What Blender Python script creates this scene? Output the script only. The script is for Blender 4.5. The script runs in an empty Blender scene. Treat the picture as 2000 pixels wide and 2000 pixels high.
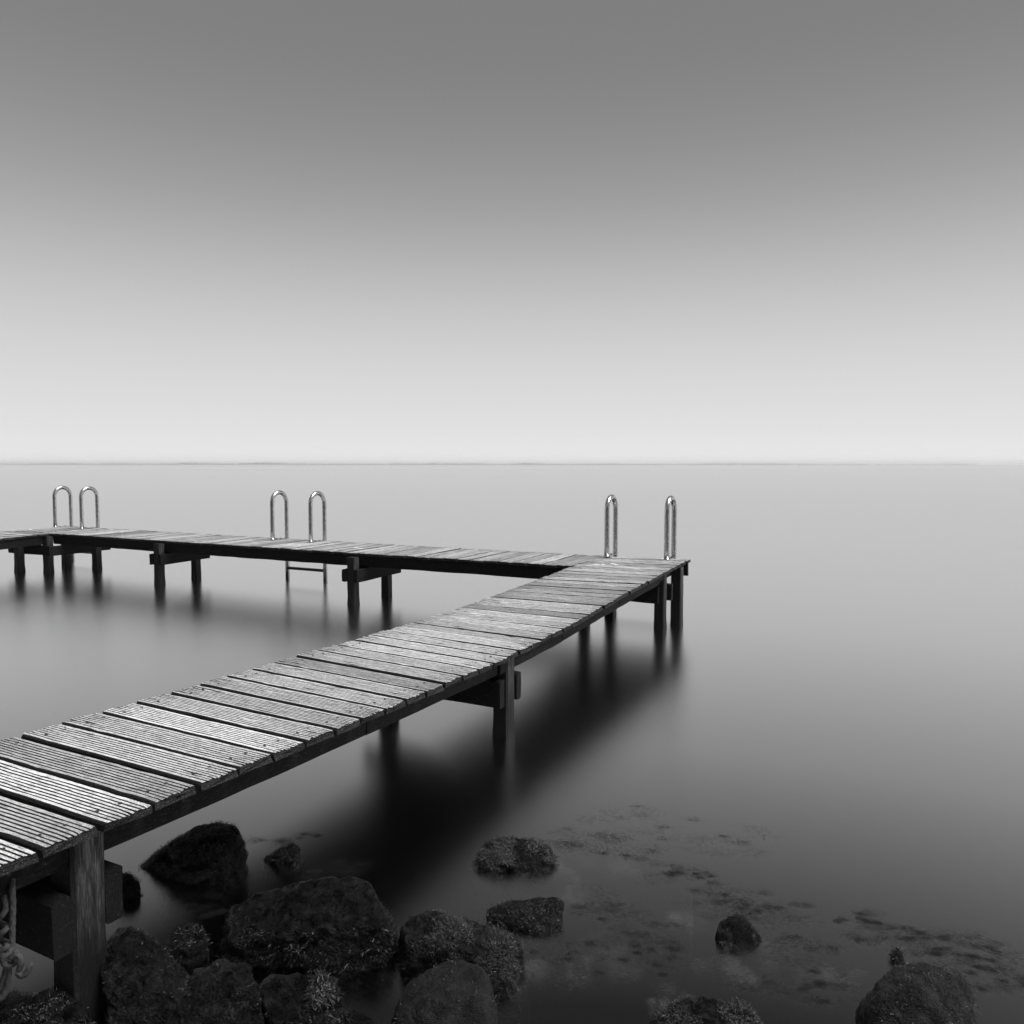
import bpy, bmesh, math, random
import numpy as np
from mathutils import Vector, Matrix, noise
from mathutils.bvhtree import BVHTree

random.seed(7)
sc = bpy.context.scene
COL = sc.collection
R = math.radians

# ------------------------------------------------------------------ camera
H = 1.5                      # eye height above the water, metres
F = 1540.0                   # focal length in pixels of the 2000 px photograph
PITCH = math.atan(93.0 / F)
cam_d = bpy.data.cameras.new('camera')
cam = bpy.data.objects.new('camera', cam_d)
COL.objects.link(cam)
cam.location = (0, 0, H)
cam.rotation_euler = (math.pi / 2 - PITCH, 0, 0)
cam_d.sensor_width = 36.0
cam_d.lens = F / 2000 * 36.0
cam_d.clip_start = 0.05
cam_d.clip_end = 30000
sc.camera = cam

# ------------------------------------------------------------------ sky (black and white film, thin overcast)
EXPO = 1.75
w = bpy.data.worlds.new('World')
sc.world = w
w.use_nodes = True
nt = w.node_tree
nt.nodes.clear()
wo = nt.nodes.new('ShaderNodeOutputWorld')
wb = nt.nodes.new('ShaderNodeBackground')
tc = nt.nodes.new('ShaderNodeTexCoord')
sx = nt.nodes.new('ShaderNodeSeparateXYZ')
rp = nt.nodes.new('ShaderNodeValToRGB')
nt.links.new(tc.outputs['Generated'], sx.inputs[0])
nt.links.new(sx.outputs['Z'], rp.inputs[0])
nt.links.new(rp.outputs[0], wb.inputs['Color'])
nt.links.new(wb.outputs[0], wo.inputs[0])


def lin(s):
    return ((s + 0.055) / 1.055) ** 2.4 if s > 0.04045 else s / 12.92


sky = [(907, .965), (890, .930), (845, .888), (760, .855), (680, .815), (600, .765), (520, .705),
       (440, .640), (360, .590), (280, .550), (200, .520), (110, .500), (20, .498)]
cr = rp.color_ramp
cr.interpolation = 'B_SPLINE'
stops = []
for y, v in sky:
    el = math.atan((907 - y) / F)
    stops.append((math.sin(el), lin(v) / 2 ** EXPO))
stops.append((1.0, stops[-1][1]))
while len(cr.elements) < len(stops):
    cr.elements.new(0.5)
for e, (p, v) in zip(cr.elements, stops):
    e.position = p
    e.color = (v, v, v, 1)
wb.inputs['Strength'].default_value = 1.0

# ------------------------------------------------------------------ sun: high, soft, from the right
sun_d = bpy.data.lights.new('sun', 'SUN')
sun = bpy.data.objects.new('sun', sun_d)
COL.objects.link(sun)
sun_d.energy = 1.5
sun_d.angle = R(32)
SUN_EL = R(64)
SUN_DIR = Vector((0.93, -0.25, 0)).normalized() * math.cos(SUN_EL) + Vector((0, 0, math.sin(SUN_EL)))
sun.rotation_euler = SUN_DIR.to_track_quat('Z', 'Y').to_euler()
sun.location = SUN_DIR * 30

vs = sc.view_settings
vs.view_transform = 'Standard'
vs.look = 'None'
vs.exposure = EXPO
vs.gamma = 1.0
vs.use_curve_mapping = False
sc.cycles.max_bounces = 6
sc.cycles.transparent_max_bounces = 12
sc.cycles.volume_bounces = 4

# ------------------------------------------------------------------ geometry of the place
AZ = R(26.968)
AX = Vector((math.sin(AZ), math.cos(AZ), 0))      # along the long walkway, away from the shore
NX = Vector((math.cos(AZ), -math.sin(AZ), 0))     # across it, to the right


def P(s, n, z):
    """walkway coordinates, in eye heights, to metres"""
    v = (AX * s + NX * n) * H
    return Vector((v.x, v.y, z * H))


def ray(px, py):
    x = (px - 1000) / F
    y = -(py - 1000) / F
    c, s = math.cos(PITCH), math.sin(PITCH)
    return Vector((x, c + s * y, -s + c * y))


def on_water(px, py, z=0.0):
    d = ray(px, py)
    t = (z - H) / d.z
    return Vector((d.x * t, d.y * t, z))


def above(px, py, row):
    """point seen at px, py standing at the distance where the water lies at image row `row`"""
    Y = on_water(1000, row).y
    d = ray(px, py)
    t = Y / d.y
    return Vector((d.x * t, Y, H + d.z * t))


# ------------------------------------------------------------------ helpers
def link(name, me, mats=None, parent=None):
    o = bpy.data.objects.new(name, me)
    COL.objects.link(o)
    if mats is not None and me is not None and len(me.materials) == 0:
        for m in (mats if isinstance(mats, (list, tuple)) else [mats]):
            me.materials.append(m)
    if parent is not None:
        o.parent = parent
    return o


def tag(o, label=None, cat=None, group=None, kind=None):
    if label: o['label'] = label
    if cat: o['category'] = cat
    if group: o['group'] = group
    if kind: o['kind'] = kind
    return o


def empty(name, loc=(0, 0, 0)):
    o = bpy.data.objects.new(name, None)
    o.empty_display_size = 0.1
    o.location = loc
    COL.objects.link(o)
    return o


def mesh(name, verts, faces, smooth=False, mat_idx=None):
    me = bpy.data.meshes.new(name)
    me.from_pydata([tuple(v) for v in verts], [], faces)
    if smooth:
        me.polygons.foreach_set('use_smooth', [True] * len(faces))
    if mat_idx is not None:
        me.polygons.foreach_set('material_index', mat_idx)
    me.update()
    return me


def fbm(p, octv=3):
    return noise.fractal(p, 1.0, 2.0, octv)


# ------------------------------------------------------------------ node material helpers
class M:
    def __init__(self, name):
        self.m = bpy.data.materials.new(name)
        self.m.use_nodes = True
        self.t = self.m.node_tree
        self.t.nodes.clear()
        self.out = self.n('ShaderNodeOutputMaterial')

    def n(self, kind, **kw):
        nd = self.t.nodes.new(kind)
        for k, v in kw.items():
            if k in nd.inputs:
                nd.inputs[k].default_value = v
            else:
                setattr(nd, k, v)
        return nd

    def l(self, a, b):
        self.t.links.new(a, b)

    def tex(self, coord, scale, kind='ShaderNodeTexNoise', **kw):
        mp = self.n('ShaderNodeMapping')
        mp.inputs['Scale'].default_value = scale
        self.l(coord, mp.inputs[0])
        t = self.n(kind, **kw)
        self.l(mp.outputs[0], t.inputs['Vector'])
        return t

    def ramp(self, src, stops):
        r = self.n('ShaderNodeValToRGB')
        e = r.color_ramp.elements
        while len(e) < len(stops):
            e.new(0.5)
        for el, (p, v) in zip(e, stops):
            el.position = p
            el.color = (v, v, v, 1)
        self.l(src, r.inputs[0])
        return r.outputs[0]

    def math(self, op, a, b=None):
        nd = self.n('ShaderNodeMath')
        nd.operation = op
        for i, x in enumerate((a, b)):
            if x is None: continue
            if isinstance(x, (int, float)):
                nd.inputs[i].default_value = x
            else:
                self.l(x, nd.inputs[i])
        return nd.outputs[0]

    def mix(self, fac, a, b):
        nd = self.n('ShaderNodeMix', data_type='FLOAT')
        for i, x in ((0, fac), (2, a), (3, b)):
            if isinstance(x, (int, float)):
                nd.inputs[i].default_value = x
            else:
                self.l(x, nd.inputs[i])
        return nd.outputs[0]

    def bsdf(self, col, rough=0.8, spec=0.3, metal=0.0, bump=None, bump_d=0.002, bump_s=1.0):
        b = self.n('ShaderNodeBsdfPrincipled')
        b.inputs['Metallic'].default_value = metal
        b.inputs['Specular IOR Level'].default_value = spec
        for nm, x in (('Base Color', col), ('Roughness', rough)):
            if isinstance(x, (int, float)):
                b.inputs[nm].default_value = (x, x, x, 1) if nm == 'Base Color' else x
            else:
                self.l(x, b.inputs[nm])
        if bump is not None:
            bp = self.n('ShaderNodeBump')
            bp.inputs['Strength'].default_value = bump_s
            bp.inputs['Distance'].default_value = bump_d
            self.l(bump, bp.inputs['Height'])
            self.l(bp.outputs[0], b.inputs['Normal'])
        self.l(b.outputs[0], self.out.inputs[0])
        return b

    def coord(self, which='Object'):
        return self.n('ShaderNodeTexCoord').outputs[which]


def mat_deck():
    m = M('weathered_decking')
    c = m.coord()
    rnd = m.n('ShaderNodeObjectInfo').outputs['Random']
    off = m.n('ShaderNodeCombineXYZ')
    m.l(m.math('MULTIPLY', rnd, 37.0), off.inputs[0])
    m.l(m.math('MULTIPLY', rnd, 11.0), off.inputs[2])
    ad = m.n('ShaderNodeVectorMath', operation='ADD')
    m.l(c, ad.inputs[0]); m.l(off.outputs[0], ad.inputs[1])
    v = ad.outputs[0]
    grain = m.tex(v, (7, 160, 160), Detail=6.0, Roughness=0.65).outputs[0]
    blot = m.tex(v, (5, 14, 14), Detail=5.0, Roughness=0.7).outputs[0]
    spk = m.tex(v, (26, 190, 190), Detail=6.0, Roughness=0.75).outputs[0]
    g = m.ramp(grain, [(0.27, 0.17), (0.44, 0.57), (0.62, 0.90)])
    bl = m.ramp(blot, [(0.32, 0.55), (0.52, 0.92), (0.7, 1.12)])
    sxyz = m.n('ShaderNodeSeparateXYZ')
    m.l(c, sxyz.inputs[0])
    endw = m.n('ShaderNodeMapRange')
    for kk, vv in (('From Min', 0.22), ('From Max', 0.46), ('To Max', 0.075)):
        endw.inputs[kk].default_value = vv
    m.l(m.math('ABSOLUTE', sxyz.outputs['X']), endw.inputs['Value'])
    sp = m.ramp(m.math('SUBTRACT', spk, endw.outputs[0]), [(0.365, 0.03), (0.435, 1.0)])
    per = m.ramp(rnd, [(0.0, 0.60), (0.3, 0.82), (0.7, 1.0), (1.0, 1.18)])
    col = m.math('MULTIPLY', m.math('MULTIPLY', g, bl), m.math('MULTIPLY', sp, per))
    ck = m.tex(v, (2.2, 75, 75), Detail=3.0, Roughness=0.5).outputs[0]
    crack = m.ramp(m.math('ABSOLUTE', m.math('SUBTRACT', ck, 0.5)), [(0.0, 0.08), (0.006, 0.3), (0.014, 1.0)])
    msk = m.ramp(m.tex(v, (4, 9, 9), Detail=3.0).outputs[0], [(0.46, 0.0), (0.56, 1.0)])
    col = m.math('MULTIPLY', col, m.mix(msk, 1.0, crack))
    hgt = m.math('ADD', grain, m.math('MULTIPLY', spk, 0.8))
    m.bsdf(col, 0.78, 0.25, bump=hgt, bump_d=0.0016, bump_s=0.8)
    return m.m


def mat_groove():
    m = M('dirt_and_gap_shade')  # dirt in the grooves; on board edges the dark colour is painted shade
    c = m.coord()
    t = m.tex(c, (25, 120, 120), Detail=5.0).outputs[0]
    m.bsdf(m.ramp(t, [(0.35, 0.006), (0.7, 0.04)]), 0.95, 0.1, bump=t, bump_d=0.002)
    return m.m


def mat_endgrain():
    m = M('split_end_grain')
    c = m.coord()
    t = m.tex(c, (30, 60, 90), Detail=7.0, Roughness=0.75).outputs[0]
    m.bsdf(m.ramp(t, [(0.44, 0.006), (0.56, 0.04), (0.70, 0.26)]), 0.9, 0.15, bump=t, bump_d=0.006)
    return m.m


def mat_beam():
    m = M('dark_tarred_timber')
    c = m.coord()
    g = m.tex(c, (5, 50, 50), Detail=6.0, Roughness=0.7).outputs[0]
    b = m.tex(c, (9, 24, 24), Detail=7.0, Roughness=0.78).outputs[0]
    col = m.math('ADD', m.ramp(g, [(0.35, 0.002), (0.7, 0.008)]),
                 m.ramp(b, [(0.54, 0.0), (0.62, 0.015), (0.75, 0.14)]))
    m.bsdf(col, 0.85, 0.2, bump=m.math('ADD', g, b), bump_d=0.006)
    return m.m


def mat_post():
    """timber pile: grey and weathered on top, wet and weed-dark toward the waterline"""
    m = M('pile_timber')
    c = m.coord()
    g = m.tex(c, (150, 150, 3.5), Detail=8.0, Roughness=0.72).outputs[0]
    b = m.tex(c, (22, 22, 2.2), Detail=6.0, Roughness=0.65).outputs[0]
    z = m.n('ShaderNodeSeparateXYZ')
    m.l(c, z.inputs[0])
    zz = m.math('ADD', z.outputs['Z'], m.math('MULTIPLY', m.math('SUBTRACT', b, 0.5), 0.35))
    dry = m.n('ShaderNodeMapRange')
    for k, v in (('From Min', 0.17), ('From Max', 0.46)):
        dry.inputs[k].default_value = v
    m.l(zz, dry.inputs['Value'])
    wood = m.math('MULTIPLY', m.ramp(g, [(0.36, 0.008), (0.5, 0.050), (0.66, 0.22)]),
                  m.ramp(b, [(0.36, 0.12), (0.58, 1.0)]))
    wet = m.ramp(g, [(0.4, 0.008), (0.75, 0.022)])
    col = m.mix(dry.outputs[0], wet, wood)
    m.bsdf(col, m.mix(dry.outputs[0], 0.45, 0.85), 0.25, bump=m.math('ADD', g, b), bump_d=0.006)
    return m.m


def mat_rock(name, lo, mid, hi, sc_=1.0, rough=(0.28, 0.75)):
    m = M(name)
    c = m.coord()
    a = m.tex(c, (6 * sc_,) * 3, Detail=8.0, Roughness=0.62, Distortion=0.6).outputs[0]
    b = m.tex(c, (38 * sc_, 38 * sc_, 62 * sc_), Detail=5.0, Roughness=0.6, Distortion=0.8).outputs[0]
    crk = m.tex(c, (7 * sc_,) * 3, 'ShaderNodeTexVoronoi', feature='DISTANCE_TO_EDGE').outputs['Distance']
    wrp = m.ramp(crk, [(0.0, 0.0), (0.05, 1.0)])
    col = m.ramp(a, [(0.34, lo), (0.52, mid), (0.68, hi)])
    pale = m.tex(c, (17 * sc_,) * 3, Detail=7.0, Roughness=0.7).outputs[0]
    col = m.math('ADD', col, m.ramp(pale, [(0.58, 0.0), (0.75, hi)]))
    rg = m.ramp(a, [(0.36, rough[0]), (0.62, rough[1])])
    msk = m.ramp(m.tex(c, (5 * sc_,) * 3, Detail=3.0).outputs[0], [(0.42, 0.12), (0.62, 0.9)])
    h = m.math('ADD', m.math('ADD', m.math('MULTIPLY', a, 2.0), m.math('MULTIPLY', b, msk)),
               m.math('MULTIPLY', wrp, 0.12))
    m.bsdf(col, rg, 0.2, bump=h, bump_d=0.017)
    return m.m


def mat_plain(name, v, rough, spec=0.3, metal=0.0, nscale=40, amp=0.35, bump=0.001):
    m = M(name)
    c = m.coord()
    t = m.tex(c, (nscale,) * 3, Detail=5.0).outputs[0]
    col = m.ramp(t, [(0.3, v * (1 - amp)), (0.7, v * (1 + amp))])
    m.bsdf(col, rough, spec, metal, bump=t, bump_d=bump)
    return m.m


def mat_steel():
    m = M('brushed_steel')
    c = m.coord()
    t = m.tex(c, (30, 30, 5), Detail=5.0).outputs[0]
    m.bsdf(m.ramp(t, [(0.3, 0.52), (0.7, 0.58)]), m.ramp(t, [(0.3, 0.24), (0.7, 0.28)]), 0.5, 1.0)
    return m.m


def mat_water():
    m = M('still_lake_water')
    lw = m.n('ShaderNodeLayerWeight')
    lw.inputs['Blend'].default_value = 0.5
    fac = m.ramp(lw.outputs['Facing'], [(0.0, 0.03), (0.42, 0.08), (0.53, 0.32), (0.66, 0.76), (0.80, 0.95), (0.92, 1.0), (1.0, 1.0)])
    lobes = []
    for rgh in (0.25, 0.46):            # ripples and wavelets, averaged over a long exposure
        gl = m.n('ShaderNodeBsdfGlossy')
        gl.distribution = 'BECKMANN'
        gl.inputs['Roughness'].default_value = rgh
        gl.inputs['Color'].default_value = (0.99, 0.99, 0.99, 1)
        lobes.append(gl)
    gl = m.n('ShaderNodeMixShader')
    gl.inputs[0].default_value = 0.12
    m.l(lobes[0].outputs[0], gl.inputs[1]); m.l(lobes[1].outputs[0], gl.inputs[2])
    tr = m.n('ShaderNodeBsdfTransparent')
    mx = m.n('ShaderNodeMixShader')
    m.l(fac, mx.inputs[0])
    m.l(tr.outputs[0], mx.inputs[1])
    m.l(gl.outputs[0], mx.inputs[2])
    m.l(mx.outputs[0], m.out.inputs['Surface'])
    va = m.n('ShaderNodeVolumeAbsorption')
    va.inputs['Color'].default_value = (0, 0, 0, 1)
    va.inputs['Density'].default_value = 5.0
    m.l(va.outputs[0], m.out.inputs['Volume'])
    return m.m


def mat_ground():
    m = M('bank_and_bed')
    c = m.coord()
    a = m.tex(c, (3, 3, 3), Detail=8.0, Roughness=0.7).outputs[0]
    m.bsdf(m.ramp(a, [(0.35, 0.018), (0.65, 0.06)]), 0.9, 0.2, bump=a, bump_d=0.04)
    return m.m


DECK, GROOVE, ENDG = mat_deck(), mat_groove(), mat_endgrain()
BEAM, POST, STEEL = mat_beam(), mat_post(), mat_steel()
PILE_SHADE = mat_plain('shaded_pile_timber', 0.008, 0.6, 0.3, nscale=25, amp=0.6, bump=0.004)  # dark copy of the pile timber, shade painted on faces away from the sun
ROCK_DARK = mat_rock('wet_black_stone', 0.001, 0.0028, 0.008, 1.0, (0.16, 0.5))
ROCK_MID = mat_rock('dark_stone', 0.0015, 0.004, 0.013, 1.0, (0.2, 0.55))
ROCK_GREY = mat_rock('grey_stone', 0.004, 0.008, 0.015, 0.8, (0.4, 0.7))
ALGAE = mat_plain('dark_algae', 0.008, 0.35, 0.4, nscale=90, amp=0.6)
ALGAE_PALE = mat_plain('pale_algae', 0.030, 0.4, 0.4, nscale=90, amp=0.6)
def mat_weed(name='lake_weed', v=0.006, op=0.55):
    m = M(name)
    b = m.bsdf(v, 0.8, 0.2)
    t = m.n('ShaderNodeBsdfTransparent')
    mx = m.n('ShaderNodeMixShader')
    mx.inputs[0].default_value = op
    m.l(t.outputs[0], mx.inputs[1]); m.l(b.outputs[0], mx.inputs[2]); m.l(mx.outputs[0], m.out.inputs[0])
    return m.m


WEED = mat_weed()
WEED_PALE = mat_weed('bleached_lake_weed', 0.07, 0.4)
ROPE = mat_plain('braided_rope_fibre', 0.05, 0.75, 0.3, nscale=160, amp=0.6, bump=0.002)
DROP = mat_plain('dried_droppings', 0.8, 0.9, 0.2, nscale=80, amp=0.1)
SCREW = mat_plain('rusted_screw', 0.06, 0.5, 0.5, 0.7)

# ------------------------------------------------------------------ ground: lake bed, rising to the bank, with an unseen dike added behind the camera
gx = [-4300, -300, -60, -20, -8, -4, -2, 0, 2, 4, 8, 20, 60, 300, 4300]
prof = [(-60, 3.2), (-30, 3.4), (-16, 3.6), (-9, 3.0), (-4, 1.35), (-1.5, 0.55), (-0.3, 0.22), (0.5, 0.02), (1.2, -0.18), (1.8, -0.33),
        (2.6, -0.5), (3.6, -0.75), (5, -1.1), (8, -1.4), (14, -1.6), (60, -1.8), (600, -1.9), (4300, -1.9)]
fx = sorted(set(gx + [x * 0.25 for x in range(-20, 21)]))
fy = []
for (y0, z0), (y1, z1) in zip(prof[:-1], prof[1:]):
    k = 4 if abs(y1 - y0) < 3 else 2
    for i in range(k):
        t = i / k
        fy.append((y0 + (y1 - y0) * t, z0 + (z1 - z0) * t))
fy.append(prof[-1])
gv, gf = [], []
for (y, z) in fy:
    for x in fx:
        d = 0.07 * fbm(Vector((x * 1.4, y * 1.4, 0))) if abs(x) < 9 and y < 8 else 0
        gv.append((x, y, z + d))
nxg = len(fx)
for j in range(len(fy) - 1):
    for i in range(nxg - 1):
        a = j * nxg + i
        gf.append((a, a + 1, a + 1 + nxg, a + nxg))
g = link('ground', mesh('ground', gv, gf, True), mat_ground())
tag(g, 'dark stony lake bed and bank', kind='structure')

# ------------------------------------------------------------------ water: one closed body, its surface at z = 0
X0, X1, Y0, Y1, ZB = -4100, 4100, -25, 4100, -2.6
wv = [(X0, Y0, 0), (X1, Y0, 0), (X1, Y1, 0), (X0, Y1, 0), (X0, Y0, ZB), (X1, Y0, ZB), (X1, Y1, ZB), (X0, Y1, ZB)]
wf = [(0, 1, 2, 3), (7, 6, 5, 4), (0, 4, 5, 1), (1, 5, 6, 2), (2, 6, 7, 3), (3, 7, 4, 0)]
wt = link('water', mesh('water', wv, wf), mat_water())
tag(wt, 'smooth silvery lake water', kind='structure')

# ------------------------------------------------------------------ far shore with its line of trees
FAR = 3200.0
sv, sf = [], []
n = 260
for i in range(n + 1):
    x = -3200 + i * 24.6
    fade = max(0.0, min(1.0, (1900 - x) / 2600))
    h = 0.4 + 1.4 * fade + 0.5 * noise.noise(Vector((x * 0.004, 3, 0)))
    for (dy, z) in ((0, -0.3), (6, h * 0.7), (60, h), (240, h), (300, -0.3)):
        sv.append((x, FAR + dy + 40 * noise.noise(Vector((x * 0.002, 9, 0))), z))
for i in range(n):
    for k in range(4):
        a = i * 5 + k
        sf.append((a, a + 5, a + 6, a + 1))
FARLAND = mat_plain('far_land', 0.10, 0.9, nscale=0.02)
FARTREE = mat_plain('far_foliage', 0.07, 0.9, nscale=0.2)
o = link('far_shore', mesh('far_shore', sv, sf, True), FARLAND)
tag(o, 'low land along the horizon', kind='structure')
bmt = bmesh.new()
bmesh.ops.create_icosphere(bmt, subdivisions=2, radius=1.0)
iv = np.array([tuple(v.co) for v in bmt.verts]); ifc = [tuple(v.index for v in f.verts) for f in bmt.faces]
bmt.free()
rng = random.Random(3)
tv, tf = [], []
for i in range(1300):
    x = rng.uniform(-3100, 1900)
    k = noise.noise(Vector((x * 0.006, 0.5, 0))) + 0.4 * noise.noise(Vector((x * 0.02, 7.5, 0)))
    fade = max(0.0, min(1.0, (1700 - x) / 2300))
    hgt = (3.2 + 5.5 * max(0, k + 0.15)) * (0.25 + 0.75 * fade) * rng.uniform(0.75, 1.1)
    r = rng.uniform(5, 14)
    wob = 1 + 0.12 * np.sin(iv[:, 0] * 5 + i) * np.cos(iv[:, 2] * 6 + i * 2)
    b0 = len(tv) * len(iv)
    tv.append(iv * wob[:, None] * (r, r, hgt * 0.5 + 0.6) + (x, FAR + rng.uniform(40, 160), hgt * 0.5 + 0.8))
    tf += [tuple(q + b0 for q in f) for f in ifc]
me = mesh('far_wood', np.concatenate(tv), tf)
o = link('far_wood', me, FARTREE)
tag(o, 'distant line of trees on the far shore', 'wood', kind='stuff')

# ------------------------------------------------------------------ unseen trees added behind the camera to darken near pile faces and handrails
rng = random.Random(21)
vs_, fs_ = [], []
for i in range(46):
    cx_, cy_ = -95 + i * 4.2 + rng.uniform(-1, 1), rng.uniform(-24, -17)
    hh_, rr_ = rng.uniform(6.5, 9.0), rng.uniform(2.4, 3.6)
    for _ in range(420):
        d = Vector((rng.gauss(0, 1), rng.gauss(0, 1), rng.gauss(0, 1))).normalized() * rng.uniform(.55, 1.0)
        c = Vector((cx_ + d.x * rr_, cy_ + d.y * rr_, 3.3 + hh_ * .5 + d.z * hh_ * .48))
        u = Vector((rng.gauss(0, 1), rng.gauss(0, 1), rng.gauss(0, 1))).normalized() * rng.uniform(.25, .5)
        v = u.orthogonal().normalized() * rng.uniform(.25, .5)
        i0 = len(vs_)
        vs_ += [c - u - v, c + u - v * .6, c + u * .7 + v, c - u * .8 + v]
        fs_.append((i0, i0 + 1, i0 + 2, i0 + 3))
o = link('added_shade_trees', mesh('added_shade_trees', vs_, fs_), mat_plain('added_shade_foliage', 0.05, 0.8, nscale=1.5))
tag(o, 'unseen belt of trees added behind the viewer to darken the jetty', 'wood', kind='stuff')

# ------------------------------------------------------------------ the jetty
jetty = empty('wooden_jetty', P(2.5, -1.57, 0))
tag(jetty, 'weathered U-shaped wooden jetty of grooved boards on dark timber piles over the lake', 'jetty')
bpy.context.view_layer.update()
JINV = Matrix.Translation(-jetty.location)


def jpart(name, me, mats, mtx=Matrix.Identity(4), parent=None):
    o = link(name, me, mats, parent or jetty)
    o.matrix_local = JINV @ mtx if parent is None else mtx
    return o


BW, BL, BT = 0.145, 0.61 * H, 0.026


def board_mesh(seed, length, nseg=18, ridges=9, fine=True):
    """a grooved decking board: x along, y across, top at z = 0"""
    r = random.Random(seed)
    p = BW / ridges
    prof, mats = [], []
    edge = 0.0055
    prof.append((-BW / 2, -BT)); prof.append((-BW / 2, -0.009)); mats += [1]
    prof.append((-BW / 2 + 0.0025, -0.0032)); mats += [1]  # dark chamfer: shade of the gap between boards put into the colour
    y0 = -BW / 2 + edge
    y1 = BW / 2 - edge
    pp = (y1 - y0) / ridges
    gw = pp * 0.42
    gd = 0.0060
    for i in range(ridges):
        a = y0 + i * pp
        b = a + pp
        if i > 0:
            prof.append((a + gw * 0.5, 0)); mats.append(1)
        else:
            prof.append((a, 0)); mats.append(1)
        if i < ridges - 1:
            prof.append((b - gw * 0.5, 0)); mats.append(0)
            prof.append((b, -gd)); mats.append(1)
        else:
            prof.append((b, 0)); mats.append(0)
    prof.append((BW / 2 - 0.0025, -0.0032)); mats.append(1)
    prof.append((BW / 2, -0.009)); mats.append(1)
    prof.append((BW / 2, -BT)); mats.append(1)
    m = len(prof)
    verts, faces, mi = [], [], []
    xs = [(-0.5 + i / nseg) * length for i in range(nseg + 1)]
    # end stations close together so chips stay at the ends
    xs = [xs[0], xs[0] + 0.012] + xs[1:-1] + [xs[-1] - 0.012, xs[-1]]
    ns = len(xs)
    cup = r.uniform(-0.0015, 0.0025)
    for k, x in enumerate(xs):
        endk = k in (0, ns - 1)
        bow = 0.002 * noise.noise(Vector((x * 2.1, seed * 3.3, 0)))
        side = 0.0025 * noise.noise(Vector((x * 3.0, seed * 5.1, 4)))
        for j, (y, z) in enumerate(prof):
            q = Vector((x * 14, y * 60, seed * 7.7))
            dz = bow + cup * (y / BW * 2) ** 2
            dx = 0
            if fine and z > -BT * 0.9:
                wob = noise.noise(q)
                dz += 0.0009 * wob
                if z > -0.002 and wob < -0.42:
                    dz -= 0.0022 * min(1, (-wob - 0.42) * 4)
                if k in (0, 1, ns - 2, ns - 1):
                    dz -= 0.0075 * max(0, noise.noise(Vector((x * 5, y * 120, seed + 0.3)))) * (1.0 if endk else 0.35)
            if endk:
                dx = (0.013 * noise.noise(Vector((y * 45, z * 60, seed + x))) - 0.002) * (1 if k else -1)
            verts.append((x + dx, y + side + (0.0012 * noise.noise(Vector((x * 8, j * 3.1, seed))) if fine else 0), z + dz))
    for k in range(ns - 1):
        for j in range(m - 1):
            a = k * m + j
            faces.append((a, a + m, a + m + 1, a + 1)[::-1])
            mi.append(mats[j])
        faces.append((k * m, k * m + m - 1, (k + 1) * m + m - 1, (k + 1) * m)[::-1]); mi.append(1)
    # end caps as fans around a bottom strip
    for k, flip in ((0, False), (ns - 1, True)):
        f = tuple(k * m + j for j in range(m))
        faces.append(f if not flip else f[::-1]); mi.append(2)
    me = mesh('board', verts, faces, False, mi)
    for mt in (DECK, GROOVE, ENDG):
        me.materials.append(mt)
    return me


long_meshes = [board_mesh(i, BL + 0.0) for i in range(10)]

# height of the right and left edge of the long walkway (it sags at the middle pile pair)
HR = [(0.2, .368), (.78, .362), (1.1, .352), (1.42, .341), (1.74, .331), (2.05, .322), (2.47, .316), (2.76, .317), (2.97, .323),
      (3.25, .332), (3.55, .344), (3.83, .354), (4.3, .368), (4.95, .384), (5.2, .386)]
HL = [(0.2, .368), (1.1, .357), (1.41, .351), (1.83, .344), (2.26, .338), (2.67, .330), (2.98, .3285), (3.3, .330), (3.58, .337),
      (3.88, .344), (4.05, .350), (4.54, .366), (5.05, .372), (5.2, .372)]


def interp(tab, s):
    for (a, u), (b, v) in zip(tab[:-1], tab[1:]):
        if s <= b:
            return u + (v - u) * (s - a) / (b - a)
    return tab[-1][1]


NR, NL = -1.2735, -1.8835
S_R = [.779, .887, .996, 1.105, 1.210, 1.316, 1.424, 1.530, 1.633, 1.739, 1.844, 1.946, 2.048, 2.154, 2.257, 2.361, 2.464, 2.565, 2.664,
       2.762, 2.864, 2.967, 3.064, 3.158, 3.253, 3.351, 3.449, 3.545, 3.637, 3.735, 3.835]
pre = [S_R[0] - 0.108 * k for k in range(5, 0, -1)]
s_end = 5.06
m_ = 12
post_ = [S_R[-1] + (s_end - S_R[-1]) * k / m_ for k in range(1, m_ + 1)]
gaps = pre + S_R + post_


def frame(o, x, y, z):
    mt = Matrix((x, y, z)).transposed().to_4x4()
    mt.translation = o
    return mt


rng = random.Random(11)
boards = []
for i, (a, b) in enumerate(zip(gaps[:-1], gaps[1:])):
    s = (a + b) / 2
    sl = s + 0.004
    pr = P(s, NR, interp(HR, s)); pl = P(sl, NL, interp(HL, sl))
    ex = (pr - pl).normalized()
    pa = P(s + .02, NR, interp(HR, s + .02)) - P(s - .02, NR, interp(HR, s - .02))
    ez = ex.cross(pa).normalized()
    ey = ez.cross(ex)
    ctr = (pr + pl) / 2 + ez * rng.uniform(-0.0015, 0.002) + ex * rng.uniform(-0.006, 0.006)
    wfac = ((b - a) * H - 0.0130 - rng.uniform(0, 0.005)) / BW
    flip = -1 if rng.random() < .5 else 1
    ez2 = ez
    mt = frame(ctr, ex * flip, ey * flip, ez2) @ Matrix.Rotation(rng.uniform(-.004, .004), 4, 'Z') @ \
        Matrix.Rotation(rng.uniform(-.010, .010), 4, 'X') @ Matrix.Diagonal((1, wfac, 1, 1))
    bo = jpart('board', long_meshes[(i * 7 + (i // 10)) % 10], None, mt)
    boards.append((s, bo))

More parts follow.
